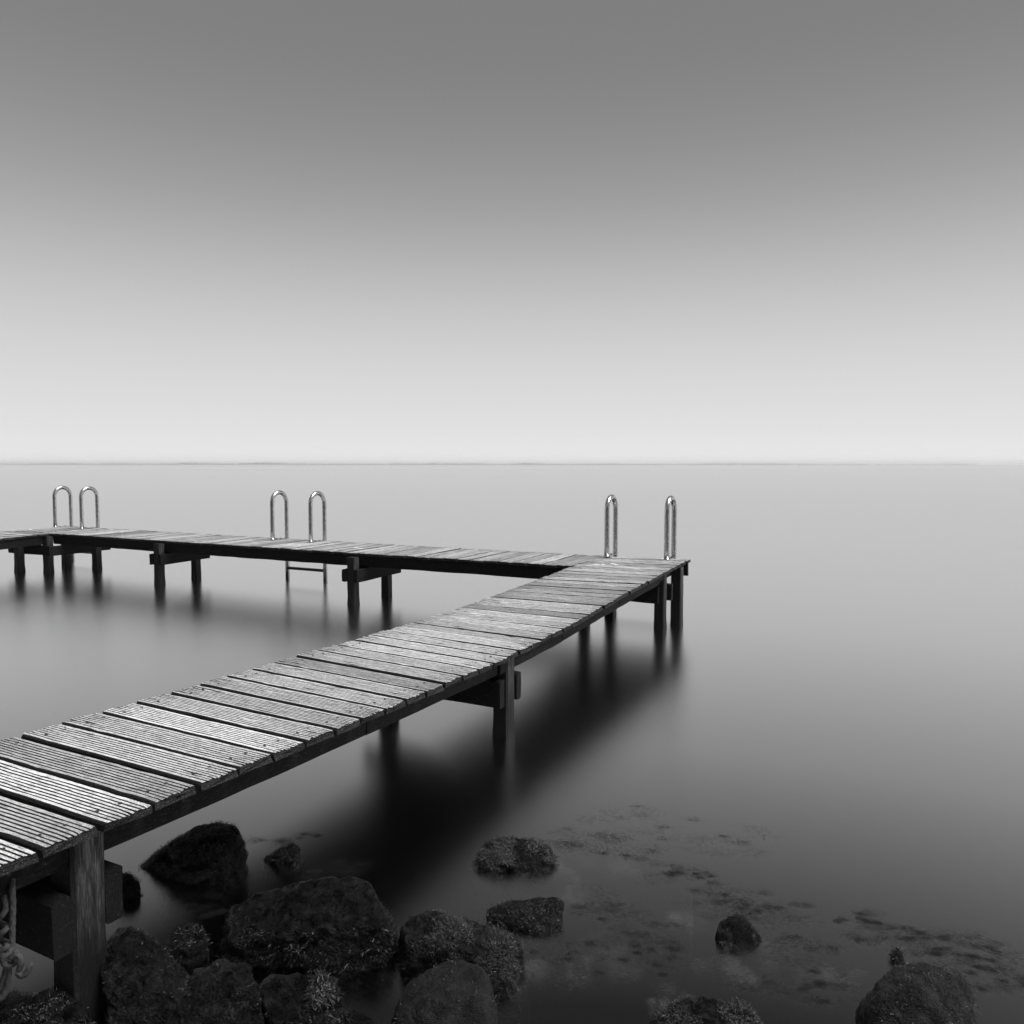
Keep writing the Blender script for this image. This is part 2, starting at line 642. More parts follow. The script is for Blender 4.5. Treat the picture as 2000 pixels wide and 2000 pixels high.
# screws on the boards near the camera
cyl = bmesh.new()
bmesh.ops.create_cone(cyl, cap_ends=True, segments=8, radius1=0.0062, radius2=0.0055, depth=0.004)
scr_me = bpy.data.meshes.new('screw'); cyl.to_mesh(scr_me); cyl.free(); scr_me.materials.append(SCREW)
for s, bo in boards:
    if s < 2.6:
        for sxn in (-1, 1):
            for sy in (-0.036, 0.034):
                q = link('screw', scr_me, None, bo)
                q.location = (sxn * (BL / 2 - 0.085) + rng.uniform(-.006, .006), sy + rng.uniform(-.003, .003), 0.0006)

# back walkway: boards lie along AX; its front edge at s = SF, back edge at SB
SF, SB = 4.535, 5.145
BH = [(-8.2, .366), (-7.0, .364), (-5.6, .362), (-3.6, .361), (-2.0, .365), (-1.0, .368)]


def bh(nv):
    return interp(BH, nv)


back_meshes = [board_mesh(40 + i, (SB - SF) * H, nseg=8) for i in range(6)]
N_END = -7.72
nv = NL - 0.004
k = 0
while nv > N_END + 0.1:
    wd = 0.1045 * rng.uniform(.97, 1.03)
    c = nv - wd / 2
    p0 = P(SF, c, bh(c)); p1 = P(SB, c, bh(c) + 0.001)
    ex = (p1 - p0).normalized()
    ey = Vector((0, 0, 1)).cross(ex).normalized()
    ez = ex.cross(ey)
    fl = -1 if rng.random() < .5 else 1
    mt = frame((p0 + p1) / 2 + ez * rng.uniform(-.002, .003) + ex * rng.uniform(-.007, .007), ex * fl, ey * fl, ez) @ \
        Matrix.Rotation(rng.uniform(-.006, .006), 4, 'Z') @ Matrix.Rotation(rng.uniform(-.012, .012), 4, 'X') @ \
        Matrix.Diagonal((1, (wd * H - 0.012) / BW, 1, 1))
    jpart('board', back_meshes[(k * 5 + k // 6) % 6], None, mt)
    nv -= wd
    k += 1
N_END = nv
# third arm, coming back toward the shore on the left
NA = -7.09
s = SF - 0.004
k = 0
while s > 3.2:
    wd = 0.1045
    c = s - wd / 2
    dz = -0.018 * (SF - c) / 0.6
    pr = P(c, NA, .364 + dz); pl = P(c, NA - .62, .366 + dz)
    ex = (pr - pl).normalized()
    ez = ex.cross(AX).normalized(); ey = ez.cross(ex)
    mt = frame((pr + pl) / 2 + ez * rng.uniform(-.002, .002), ex, ey, ez) @ Matrix.Rotation(rng.uniform(-.006, .006), 4, 'Z') @ \
        Matrix.Diagonal((1.0, (wd * H - .012) / BW, 1, 1))
    jpart('board', back_meshes[(k * 5 + 2) % 6], None, mt)
    s -= wd
    k += 1


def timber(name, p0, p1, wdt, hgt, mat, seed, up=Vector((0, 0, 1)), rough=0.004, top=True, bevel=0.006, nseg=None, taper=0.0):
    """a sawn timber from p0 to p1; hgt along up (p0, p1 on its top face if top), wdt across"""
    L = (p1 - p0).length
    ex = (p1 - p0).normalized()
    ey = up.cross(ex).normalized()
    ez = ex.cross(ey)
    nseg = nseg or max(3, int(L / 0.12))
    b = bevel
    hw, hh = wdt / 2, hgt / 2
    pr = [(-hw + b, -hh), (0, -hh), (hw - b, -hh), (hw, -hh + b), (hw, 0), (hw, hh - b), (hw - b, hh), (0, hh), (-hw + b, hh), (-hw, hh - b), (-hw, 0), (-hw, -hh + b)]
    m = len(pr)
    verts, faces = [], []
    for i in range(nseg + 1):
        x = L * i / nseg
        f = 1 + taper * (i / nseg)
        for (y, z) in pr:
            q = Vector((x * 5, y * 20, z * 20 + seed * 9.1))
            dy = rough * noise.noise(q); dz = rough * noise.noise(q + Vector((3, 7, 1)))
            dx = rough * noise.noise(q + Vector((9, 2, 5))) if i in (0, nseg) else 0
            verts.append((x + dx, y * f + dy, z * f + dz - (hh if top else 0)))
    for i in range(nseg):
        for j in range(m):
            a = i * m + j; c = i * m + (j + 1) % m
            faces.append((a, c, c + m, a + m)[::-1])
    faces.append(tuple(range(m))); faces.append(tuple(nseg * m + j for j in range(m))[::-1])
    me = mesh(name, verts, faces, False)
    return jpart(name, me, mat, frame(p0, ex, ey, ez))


def pile(s, n_, ztop, a=0.062, seed=0, lean=(0, 0)):
    """square pile, its near-left corner at s, n (walkway units)"""
    base = P(s + a / 2, n_ + a / 2, 0)
    L0, L1 = -1.3, ztop * H
    verts, faces = [], []
    pmi = []
    k = 26
    hw = a * H / 2
    b = 0.009
    pr = [(-hw + b, -hw), (0, -hw), (hw - b, -hw), (hw, -hw + b), (hw, 0), (hw, hw - b), (hw - b, hw), (0, hw), (-hw + b, hw), (-hw, hw - b), (-hw, 0), (-hw, -hw + b)]
    m = len(pr)
    for i in range(k + 1):
        z = L0 + (L1 - L0) * i / k
        wet = max(0, min(1, (0.10 - z) / 0.14))
        f = 1.0 + 0.10 * wet if z < L1 else 1
        for (x, y) in pr:
            q = Vector((x * 25, y * 25, z * 6 + seed * 5.7))
            d = 0.004 * noise.noise(q) + wet * 0.006 * noise.noise(Vector((x * 60, y * 60, z * 45 + seed)))
            r_ = math.hypot(x, y)
            verts.append((x * (f + d / r_) + lean[0] * z, y * (f + d / r_) + lean[1] * z, z))
    for i in range(k):
        for j in range(m):
            c0 = i * m + j; c1 = i * m + (j + 1) % m
            faces.append((c0, c1, c1 + m, c0 + m))
            pmi.append(0 if j in (3, 4, 5) else 1)  # right face weathered and lit; the other faces carry painted shade
    faces.append(tuple(range(m))[::-1]); faces.append(tuple(k * m + j for j in range(m)))
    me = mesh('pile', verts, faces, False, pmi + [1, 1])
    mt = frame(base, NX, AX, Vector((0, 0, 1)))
    return jpart('pile', me, [POST, PILE_SHADE], mt)


bt = BT / H + 0.001
a_ = 0.062
# stringers of the long walkway, right side outer face flush just inside the piles' outer faces
def string_long(nn, tab, segs, hg, wd, seed):
    for q, (s0, s1) in enumerate(segs):
        timber('stringer', P(s0, nn, interp(tab, s0) - bt - .0015), P(s1, nn, interp(tab, s1) - bt - .0015), wd, hg, BEAM, seed + q, rough=0.005)


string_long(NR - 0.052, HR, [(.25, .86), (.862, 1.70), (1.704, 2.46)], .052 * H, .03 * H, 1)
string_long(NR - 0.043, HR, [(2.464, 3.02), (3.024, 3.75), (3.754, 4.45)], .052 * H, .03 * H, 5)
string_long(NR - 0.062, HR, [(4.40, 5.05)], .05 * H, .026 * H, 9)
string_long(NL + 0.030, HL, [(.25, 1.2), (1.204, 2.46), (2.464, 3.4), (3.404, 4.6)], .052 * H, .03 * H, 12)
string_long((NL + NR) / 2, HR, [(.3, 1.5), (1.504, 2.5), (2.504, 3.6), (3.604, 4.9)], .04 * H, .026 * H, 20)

# bents (pile pairs with clamping beams) of the long walkway
for i, (s, nr_, nl_) in enumerate([(0.850, -1.368, -1.875), (2.505, -1.356, -1.872), (4.600, -1.378, -1.872)]):
    hr, hl = interp(HR, s), interp(HL, s)
    sh = 0.018 if i == 2 else 0.0
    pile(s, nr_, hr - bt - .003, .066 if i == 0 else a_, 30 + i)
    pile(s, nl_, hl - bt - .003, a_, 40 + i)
    zt = (hr + hl) / 2 - (.119 if i == 0 else .103)
    endr = NR - 0.055 if i == 2 else NR - 0.010
    th = .036
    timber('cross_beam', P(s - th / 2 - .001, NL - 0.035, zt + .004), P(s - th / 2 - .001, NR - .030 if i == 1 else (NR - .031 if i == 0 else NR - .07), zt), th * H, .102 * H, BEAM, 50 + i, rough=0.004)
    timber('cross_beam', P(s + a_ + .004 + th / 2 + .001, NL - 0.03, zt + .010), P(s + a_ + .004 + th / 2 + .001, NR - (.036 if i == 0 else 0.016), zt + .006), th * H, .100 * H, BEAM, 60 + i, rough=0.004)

# corner piles where the long and the back walkway meet
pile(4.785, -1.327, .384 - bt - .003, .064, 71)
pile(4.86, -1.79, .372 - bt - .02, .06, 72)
timber('cross_beam', P(4.77, NL, .27), P(4.77, NR - .09, .27), .03 * H, .09 * H, BEAM, 73)
timber('end_beam', P(5.035, NL, .372 - bt), P(5.035, NR - .012, .384 - bt), .024 * H, .085 * H, BEAM, 74)

# back walkway stringers
for q, (n0, n1) in enumerate([(NL + .03, -3.60), (-3.604, -5.62), (-5.624, -7.08)]):
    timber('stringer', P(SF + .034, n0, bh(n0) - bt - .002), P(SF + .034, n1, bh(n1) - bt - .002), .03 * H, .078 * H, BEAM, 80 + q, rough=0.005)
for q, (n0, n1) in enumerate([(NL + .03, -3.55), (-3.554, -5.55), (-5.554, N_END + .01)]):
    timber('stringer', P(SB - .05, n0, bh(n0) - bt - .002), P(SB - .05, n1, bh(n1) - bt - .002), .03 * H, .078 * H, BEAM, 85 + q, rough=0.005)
# back walkway pile pairs, beams along AX on both sides of the piles
for i, (nn, sf_, sb_) in enumerate([(-3.585, 4.445, 4.835), (-5.635, 4.475, 4.845)]):
    z0 = bh(nn)
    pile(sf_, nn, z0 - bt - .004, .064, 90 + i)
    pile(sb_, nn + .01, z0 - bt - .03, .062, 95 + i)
    for sd in (-1, 1):
        c = nn + .032 + sd * (.032 + .018 + .002)
        timber('cross_beam', P(sf_ - .01, c, z0 - .108), P(sb_ + .13, c + .004, z0 - .100), .034 * H, .090 * H, BEAM, 100 + i * 2 + sd, rough=0.004)
# piles under the left corner
for i, (s, nn) in enumerate([(4.475, -7.125), (4.40, -7.440), (4.81, -7.370), (4.86, -6.985)]):
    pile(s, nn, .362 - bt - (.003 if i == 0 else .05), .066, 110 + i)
timber('stringer', P(SF + .02, NA - .034, .362 - bt), P(3.2, NA - .034, .325 - bt), .03 * H, .078 * H, BEAM, 120)
timber('stringer', P(SB, NA - .59, .362 - bt), P(3.2, NA - .59, .325 - bt), .03 * H, .078 * H, BEAM, 121)
timber('cross_beam', P(4.475, -7.62, .252), P(4.475, -6.99, .258), .034 * H, .088 * H, BEAM, 122)
timber('cross_beam', P(4.42, -6.95, .258), P(5.02, -6.94, .262), .034 * H, .088 * H, BEAM, 123)

# white bird droppings on the deck
def splat(s, n_, z, r, seed):
    k = 14
    ring = []
    for j in range(k):
        t = j / k * 2 * math.pi
        rr = r * (1 + 0.55 * noise.noise(Vector((math.cos(t) * 1.5, math.sin(t) * 1.5, seed))))
        ring.append((math.cos(t) * rr * 1.8, math.sin(t) * rr * .6))
    verts = [(x, y, 0.0) for x, y in ring] + [(x * .5, y * .5, 0.003) for x, y in ring] + [(0, 0, .0035)]
    faces = [(j, (j + 1) % k, k + (j + 1) % k, k + j) for j in range(k)] + [(k + j, k + (j + 1) % k, 2 * k) for j in range(k)]
    o = jpart('bird_dropping', mesh('bird_dropping', verts, faces, True), DROP, frame(P(s, n_, z), NX, AX, Vector((0, 0, 1))))
    o['label'] = 'dried white bird dropping on the deck'


for (px, py, r, tb) in ((705, 1072, .022, .3625), (696, 1070.5, .016, .3625), (1166, 1103.5, .018, .3765), (1178, 1103.6, .014, .3765), (1198, 1102.5, .018, .3775), (1205, 1104, .012, .3775), (217, 1035.5, .03, .3665), (60, 1034.5, .02, .3655), (238, 1040, .016, .3655)):
    d = ray(px, py); t = (tb * H - H) / d.z
    q = Vector((d.x * t, d.y * t, 0)) / H
    splat(q.dot(AX), q.dot(NX), tb + .0028, r, px * .1)

# ------------------------------------------------------------------ swim ladders
def tube(path, rad, seg=14, closed_ends=True):
    pts = [Vector(p) for p in path]
    verts, faces = [], []
    t0 = (pts[1] - pts[0]).normalized()
    ref = Vector((1, 0, 0)) if abs(t0.x) < .9 else Vector((0, 1, 0))
    u = t0.cross(ref).normalized()
    for i, p in enumerate(pts):
        t = (pts[min(i + 1, len(pts) - 1)] - pts[max(i - 1, 0)]).normalized()
        u = (u - t * u.dot(t)).normalized()
        v = t.cross(u)
        for j in range(seg):
            a = 2 * math.pi * j / seg
            verts.append(p + (u * math.cos(a) + v * math.sin(a)) * rad)
    for i in range(len(pts) - 1):
        for j in range(seg):
            a = i * seg + j; b = i * seg + (j + 1) % seg
            faces.append((a, b, b + seg, a + seg))
    if closed_ends:
        faces.append(tuple(range(seg))[::-1]); faces.append(tuple((len(pts) - 1) * seg + j for j in range(seg)))
    return verts, faces


def rounded_box(lx, ly, lz, bev):
    bm = bmesh.new()
    bmesh.ops.create_cube(bm, size=1, matrix=Matrix.Diagonal((lx, ly, lz, 1)))
    bmesh.ops.bevel(bm, geom=bm.edges[:], offset=bev, segments=2, affect='EDGES')
    me = bpy.data.meshes.new('plate'); bm.to_mesh(me); bm.free()
    return me


def ladder(sn_near, n_pair, zdeck, label, rung_z=(0.165, -0.02, -0.2)):
    """hoop handrails in the AX direction; the far legs run down past the deck edge as ladder rails"""
    org = P(sn_near, sum(n_pair) / 2, zdeck)
    root = empty('swim_ladder', org)
    root.matrix_world = frame(org, NX, AX, Vector((0, 0, 1)))
    tag(root, label, 'ladder', 'steel swim ladders on the back of the jetty')
    span = 0.170 * H
    rad = 0.0178 * H
    ht = 0.400 * H
    hw = (n_pair[1] - n_pair[0]) * H / 2
    for sd in (-1, 1):
        x = sd * hw
        path = [(x, 0, 0.004), (x, 0, 0.1)]
        zc = ht - span / 2
        path += [(x, 0, zc * .6), (x, 0, zc - .02)]
        for k in range(0, 25):
            a = math.pi - math.pi * k / 24
            path.append((x, span / 2 + math.cos(a) * span / 2, zc + math.sin(a) * span / 2))
        path += [(x, span, zc - .02), (x, span, zc * .5), (x, span, 0.0), (x, span, -.2), (x, span, -zdeck * H - .45)]
        v, f = tube(path, rad, 18)
        link('handrail', mesh('handrail', v, f, True), STEEL, root)
        pl = rounded_box(0.062, span + 0.052, 0.007, .002)
        q = link('base_plate', pl, STEEL, root)
        q.location = (x, span / 2 - 0.008, 0.0075)
        for by in (0.30, 0.62):
            bm = bmesh.new()
            bmesh.ops.create_cone(bm, cap_ends=True, segments=6, radius1=.011, radius2=.010, depth=.008)
            bme = bpy.data.meshes.new('bolt'); bm.to_mesh(bme); bm.free(); bme.materials.append(SCREW)
            bo = link('bolt', bme, None, q)
            bo.location = (sd * 0.006, -span / 2 + span * by, 0.0075)
    for rz in rung_z:
        pl = rounded_box(2 * hw - 0.02, 0.05, 0.032, .006)
        pl.materials.append(SCREW)
        q = link('rung', pl, None, root)
        q.location = (0, span, -zdeck * H + rz)
    return root


ladder(4.985, (-1.822, -1.412), .3795, 'steel swim ladder at the outer corner where the long walkway ends')
ladder(4.975, (-4.79, -4.375), .3635, 'steel swim ladder halfway along the back walkway with rung showing below deck')
ladder(4.965, (-7.68, -7.265), .3665, 'steel swim ladder farthest left, its two hoops close together at the left corner')

# ------------------------------------------------------------------ rocks
def rock(pts, mat, label, sub=5, seed=0, rough=1.0, smooth=1, weed=0, weedmat=None, weed_len=0.02, weed_min=0.25, name='rock', extra=None, weed_band=None, cuts=11):
    ws = [above(*p) for p in pts]
    mx_ = sum((p for p in ws), Vector()) / len(ws)
    ws = [mx_ + (p - mx_) * 1.03 for p in ws]
    lo = []
    cx = sum((p.x for p in ws)) / len(ws); cy = sum((p.y for p in ws)) / len(ws)
    for p in ws:
        lo.append(Vector((cx + (p.x - cx) * 1.06, cy + (p.y - cy) * 1.06, min(p.z - .05, -0.30))))
    # body behind the visible outline
    zmax = max(p.z for p in ws)
    xs = [p.x for p in ws]
    wdt = max(xs) - min(xs)
    yb = max(p.y for p in ws)
    back = [Vector((cx + (p.x - cx) * .7, yb + wdt * .16, p.z * .45 - .05)) for p in ws]
    bm = bmesh.new()
    for p in ws + lo + back:
        bm.verts.new(p)
    bmesh.ops.convex_hull(bm, input=bm.verts[:], use_existing_faces=False)
    bmesh.ops.delete(bm, geom=[v for v in bm.verts if not v.link_faces], context='VERTS')
    bmesh.ops.triangulate(bm, faces=bm.faces[:])
    cen = sum((v.co for v in bm.verts), Vector()) / len(bm.verts)
    zc = (max(v.co.z for v in bm.verts) + min(v.co.z for v in bm.verts)) / 2
    cen.z = zc
    size = max(wdt, zmax + .1)
    tree = BVHTree.FromBMesh(bm)
    bm.free()
    b2 = bmesh.new()
    bmesh.ops.create_icosphere(b2, subdivisions=sub, radius=1.0)
    b2.verts.ensure_lookup_table()
    co = []
    for v in b2.verts:
        d = v.co.normalized()
        hit = tree.ray_cast(cen, d)
        co.append(tuple(hit[0] if hit[0] is not None else cen + d * .05))
    co = np.array(co)
    ed = np.array([(e.verts[0].index, e.verts[1].index) for e in b2.edges])
    deg = np.bincount(ed.ravel(), minlength=len(co)).astype(float)[:, None]
    for _ in range(smooth * (2 if sub > 5 else 1)):
        acc = np.zeros_like(co)
        np.add.at(acc, ed[:, 0], co[ed[:, 1]]); np.add.at(acc, ed[:, 1], co[ed[:, 0]])
        co = co * .5 + acc / deg * .5
    # broken faces: cuts close to the surface, tilted a little against it
    rf = np.random.RandomState(seed + 40)
    cc = np.array(cen)
    for kk in range(cuts):
        pt = co[rf.randint(len(co))]
        nl_ = (pt - cc) / np.array([wdt, wdt, max(zmax, .1) + .3]) ** 2
        nl_ /= np.linalg.norm(nl_)
        d = nl_ + rf.normal(size=3) * .30
        d /= np.linalg.norm(d)
        ex_ = np.clip((co - pt) @ d + size * rf.uniform(.01, .03), 0, size * rf.uniform(.02, .05))
        near = np.linalg.norm(co - pt, axis=1) < size * rf.uniform(.35, .7)
        co = co - (ex_ * near)[:, None] * d
    acc = np.zeros_like(co)
    np.add.at(acc, ed[:, 0], co[ed[:, 1]]); np.add.at(acc, ed[:, 1], co[ed[:, 0]])
    co = co * .55 + acc / deg * .45
    for v, c in zip(b2.verts, co):
        v.co = c
    b2.normal_update()
    nrm = [v.normal.copy() for v in b2.verts]
    so = Vector((seed * 3.17, seed * 1.31, seed * 7.7))
    for v, nn in zip(b2.verts, nrm):
        p = v.co
        big = noise.noise(p * (2.6 / size) + so)
        ridg = 1 - abs(noise.noise(p * (5.0 / size) + so * 2)) * 2
        mid_ = noise.fractal(p * (11 / size) + so, 0.9, 2.1, 4)
        fine = noise.fractal(p * 55 + so, 0.8, 2.1, 3) * (0.3 + max(0, big) * 2)
        d = size * (0.014 * big + 0.010 * ridg + 0.020 * mid_) * rough + 0.0030 * fine * rough
        v.co = p + nn * d
    # origin at the waterline below the rock
    org = Vector((cen.x, cen.y, 0))
    for v in b2.verts:
        v.co -= org
    b2.normal_update()
    me = bpy.data.meshes.new(name)
    b2.to_mesh(me)
    me.polygons.foreach_set('use_smooth', [True] * len(me.polygons))
    o = link(name, me, mat)
    o.location = org
    tag(o, label, 'rock')
    if weed:
        rg = random.Random(seed + 500)
        b2.faces.ensure_lookup_table()
        cand = []
        for f in b2.faces:
            c = f.calc_center_median()
            if c.z < -0.03 or f.normal.z < weed_min: continue
            if f.normal.y > .55 and c.z < zmax * .3: continue
            if weed_band and not weed_band(c, f.normal, zmax): continue
            k = noise.noise(c * 9 + so) + .6 * noise.noise(c * 25 + so)
            if k > -0.1:
                cand.append((c.copy(), f.normal.copy()))
        if cand:
            rn = np.random.RandomState(seed + 900)
            C_ = np.array([tuple(c) for c, _ in cand]); N_ = np.array([tuple(n_) for _, n_ in cand])
            K = weed * 2
            ix = rn.randint(0, len(cand), K)
            c = C_[ix] + rn.normal(size=(K, 3)) * (.005, .005, .003); nn = N_[ix]
            t = rn.normal(size=(K, 3)) * (1, 1, .5) + (0, 0, -.35)
            t -= nn * (t * nn).sum(1)[:, None]
            t /= np.linalg.norm(t, axis=1)[:, None] + 1e-9
            L = weed_len * rn.uniform(.25, .9, (K, 1))
            sd = np.cross(t, nn) * L * rn.uniform(.03, .07, (K, 1))
            up = rn.uniform(.15, .75, (K, 1))
            p0 = c - nn * .003
            p1 = c + t * L * .5 + nn * L * up * .6
            p2 = c + t * L + nn * L * up * .35
            vs_ = np.stack([p0 - sd, p0 + sd, p1 - sd * .9, p1 + sd * .9, p2], 1).reshape(-1, 3)
            fs_ = []
            for i0 in range(0, K * 5, 5):
                fs_ += [(i0, i0 + 1, i0 + 3, i0 + 2), (i0 + 2, i0 + 3, i0 + 4)]
            q = link('algae', mesh('algae', vs_, fs_), weedmat or ALGAE, o)
            q['kind'] = 'stuff'
    b2.free()
    return o


rock([(262, 1686, 1690), (300, 1652, 1690), (350, 1626, 1688), (427, 1605, 1686), (460, 1614, 1690), (475, 1640, 1696), (477, 1690, 1704),
      (345, 1648, 1702), (425, 1626, 1702), (460, 1640, 1706), (290, 1700, 1702), (335, 1716, 1716), (400, 1720, 1720), (468, 1708, 1708)],
     ROCK_DARK, 'slanting dark rock rising from the water just right of the near jetty pile', 6, 1, cuts=3, weed=3500, weed_len=.017, weedmat=ALGAE_PALE,
     weed_band=lambda c, n, z: n.z > .45)  # pale algae on the upward slope also paints the light falling there
rock([(508, 1677, 1679), (545, 1655, 1677), (570, 1640, 1677), (586, 1648, 1679), (590, 1674, 1682), (540, 1683, 1688), (580, 1680, 1688)],
     ROCK_DARK, 'small rough rock alone in the water between the slanting rock and the jetty reflection', 5, 2, 1.6, weed=700, weed_len=.014)
rock([(442, 1805, 1860), (455, 1770, 1850), (500, 1732, 1840), (560, 1714, 1832), (640, 1702, 1828), (700, 1699, 1828), (738, 1724, 1838), (764, 1772, 1852), (765, 1805, 1862),
      (470, 1800, 1886), (600, 1788, 1890), (742, 1785, 1884), (448, 1850, 1868), (520, 1872, 1886), (640, 1882, 1892), (745, 1868, 1884)],
     ROCK_DARK, 'largest black rock, broad and wet, algae along its foot, left of centre', 6, 3, weed=4500, weed_len=.02,
     weed_min=-.3, weed_band=lambda c, n, z: n.z < .75 and c.z < z * .55)
rock([(782, 1808, 1870), (800, 1790, 1862), (845, 1779, 1855), (880, 1794, 1856), (940, 1820, 1862), (1022, 1833, 1874), (1029, 1852, 1890),
      (790, 1838, 1905), (880, 1846, 1922), (960, 1872, 1932), (1000, 1912, 1936), (786, 1890, 1902), (900, 1925, 1930)],
     ROCK_MID, 'long sloping rock right of the largest rock, pale algae along its crest', 6, 4, cuts=8, weed=4500, weed_len=.016, weedmat=ALGAE_PALE,
     weed_band=lambda c, n, z: n.z > .4)
rock([(782, 1930, 2012), (840, 1891, 1985), (890, 1871, 1972), (945, 1890, 1985), (957, 1912, 2000), (967, 1960, 2022), (835, 1985, 2085), (880, 1952, 2072),
      (952, 1958, 2062), (757, 1985, 2060), (800, 2060, 2095), (930, 2050, 2085)],
     ROCK_GREY, 'flat-topped grey rock at the bottom edge, in front of the long sloping rock', 6, 5, 0.6, weed=500, weed_len=.014)
rock([(944, 1774, 1790), (990, 1760, 1786), (1060, 1750, 1786), (1100, 1751, 1790), (1114, 1770, 1796), (1080, 1797, 1816), (1045, 1826, 1830), (1000, 1812, 1822), (960, 1792, 1806)],
     ROCK_MID, 'low wedge-shaped rock with mossy top behind the long sloping rock', 5, 6, 1.2, weed=2500, weed_len=.014)
rock([(930, 1668, 1690), (945, 1642, 1682), (975, 1625, 1676), (1040, 1630, 1676), (1075, 1646, 1682), (1086, 1677, 1690), (1050, 1691, 1700), (980, 1697, 1701), (940, 1692, 1698)],
     ROCK_MID, 'weed-covered hummock of rock farthest out beneath the jetty reflection', 5, 7, 1.4, weed=4500, weed_len=.02, weedmat=ALGAE_PALE, weed_min=-.1)
rock([(352, 1965, 2065), (375, 1902, 2022), (430, 1871, 2002), (480, 1884, 2004), (506, 1908, 2014), (514, 1965, 2064), (360, 2060, 2100), (500, 2050, 2100), (430, 1920, 2070)],
     ROCK_DARK, 'rounded wet rock with glinting top at the bottom edge below the largest rock', 6, 8, 1.3, weed=700, weed_len=.016)
rock([(500, 1912, 2012), (560, 1896, 2002), (630, 1897, 2002), (656, 1920, 2012), (662, 1958, 2032), (600, 1978, 2055), (520, 1985, 2062)],
     ROCK_DARK, 'flat dark rock with a frayed weedy right end, next to the rounded wet rock', 5, 9, 1.5, weed=2200, weed_len=.03, weed_min=-.2,
     weed_band=lambda c, n, z: c.x > .03)
rock([(585, 1985, 2065), (640, 1965, 2052), (700, 1970, 2057), (745, 2003, 2082), (600, 2060, 2110), (725, 2060, 2110)],
     ROCK_DARK, 'low dark rock cut off by the bottom edge, left of the flat-topped grey rock', 5, 10, 1.3, weed=900, weed_len=.02)
rock([(200, 1850, 1932), (230, 1806, 1922), (260, 1799, 1916), (282, 1817, 1922), (307, 1850, 1932), (327, 1905, 1962), (347, 1965, 1992), (200, 1890, 1977),
      (270, 1895, 1988), (322, 1985, 2012), (205, 2000, 2015)],
     ROCK_MID, 'tall pointed rock leaning against the near jetty pile', 6, 11, 1.0, weed=500, weed_len=.014)
rock([(323, 1848, 1856), (335, 1820, 1847), (365, 1799, 1842), (395, 1808, 1846), (406, 1840, 1854), (365, 1852, 1864)],
     ROCK_DARK, 'small round weedy rock between the pointed rock and the largest rock', 5, 12, 1.6, weed=1400, weed_len=.017)
rock([(200, 1740, 1756), (225, 1701, 1747), (255, 1697, 1747), (268, 1714, 1752), (270, 1738, 1757), (235, 1757, 1762)],
     ROCK_DARK, 'small rock half hidden behind the near jetty pile', 5, 13, 1.6, weed=800, weed_len=.015)
rock([(-60, 1950, 2022), (30, 1931, 2002), (90, 1922, 1997), (130, 1930, 2002), (152, 1962, 2022), (0, 2060, 2090), (145, 2060, 2090)],
     ROCK_DARK, 'weedy black rock under the deck in the bottom left corner', 5, 14, 1.3, weed=1800, weed_len=.02)
rock([(1394, 1806, 1834), (1405, 1790, 1830), (1425, 1779, 1828), (1445, 1777, 1826), (1474, 1806, 1832), (1498, 1834, 1838), (1440, 1841, 1843), (1400, 1834, 1840)],
     ROCK_DARK, 'small peaked rock alone in open water right of the rock pile', 5, 15, 1.3, weed=900, weed_len=.013,
     weed_band=lambda c, n, z: c.x > .0)
rock([(1335, 1734, 1738), (1343, 1716, 1733), (1352, 1717, 1733), (1357, 1731, 1738), (1345, 1738, 1741)],
     ROCK_MID, 'tiny stone tip breaking the surface among floating weed', 4, 16, 1.2)
rock([(1262, 1990, 2032), (1290, 1965, 2022), (1330, 1959, 2017), (1375, 1936, 2007), (1430, 1945, 2007), (1470, 1965, 2017), (1500, 2000, 2032), (1300, 2060, 2080), (1465, 2060, 2080)],
     ROCK_MID, 'low weathered rock with a weedy crown at the bottom edge, right of centre', 6, 17, 1.2, weed=2600, weed_len=.016, weedmat=ALGAE_PALE)
rock([(1704, 1972, 2062), (1720, 1911, 2022), (1745, 1885, 2007), (1800, 1881, 2002), (1870, 1892, 2007), (1891, 1920, 2022), (1902, 1948, 2032), (1897, 1995, 2062),
      (1715, 2060, 2110), (1885, 2060, 2110), (1800, 1930, 2080), (1725, 1950, 2070)],
     ROCK_GREY, 'blocky rock in the bottom right corner', 6, 33, 0.9, cuts=3, weed=1500, weed_len=.014)
rock([(1740, 1856, 1880), (1746, 1832, 1868), (1756, 1831, 1868), (1762, 1842, 1870), (1780, 1877, 1884), (1745, 1880, 1890)],
     ROCK_MID, 'small upright stone standing behind the blocky corner rock', 4, 19, 1.0, weed=200, weed_len=.012)

# ------------------------------------------------------------------ submerged stones and weed off the rocks
clumps = [(1105, 1640, 55), (1165, 1650, 60), (1215, 1665, 60), (1330, 1705, 45), (1395, 1740, 60), (1440, 1760, 60), (1510, 1790, 70),
          (1180, 1765, 50), (1215, 1800, 70), (1260, 1840, 70), (1280, 1870, 50), (1430, 1775, 60), (1580, 1860, 60), (1730, 1815, 55),
          (1790, 1835, 55), (1850, 1845, 60), (1900, 1850, 55), (1870, 1870, 50), (1950, 1890, 60), (1640, 1930, 70), (1560, 1945, 60),
          (1230, 1600, 70), (1420, 1640, 70), (560, 1640, 40), (380, 1780, 50), (640, 1700, 60), (1130, 1860, 60), (1690, 1800, 40), (1985, 1920, 50)]
pale_clumps = [(1195, 1850, 60), (1185, 1885, 50), (1060, 1880, 45), (1090, 1688, 30), (1205, 1682, 35), (1030, 1690, 22), (1330, 1785, 25),
               (1500, 1835, 22), (1310, 1950, 35), (1130, 1740, 40), (1600, 1900, 45), (1420, 1880, 45)]


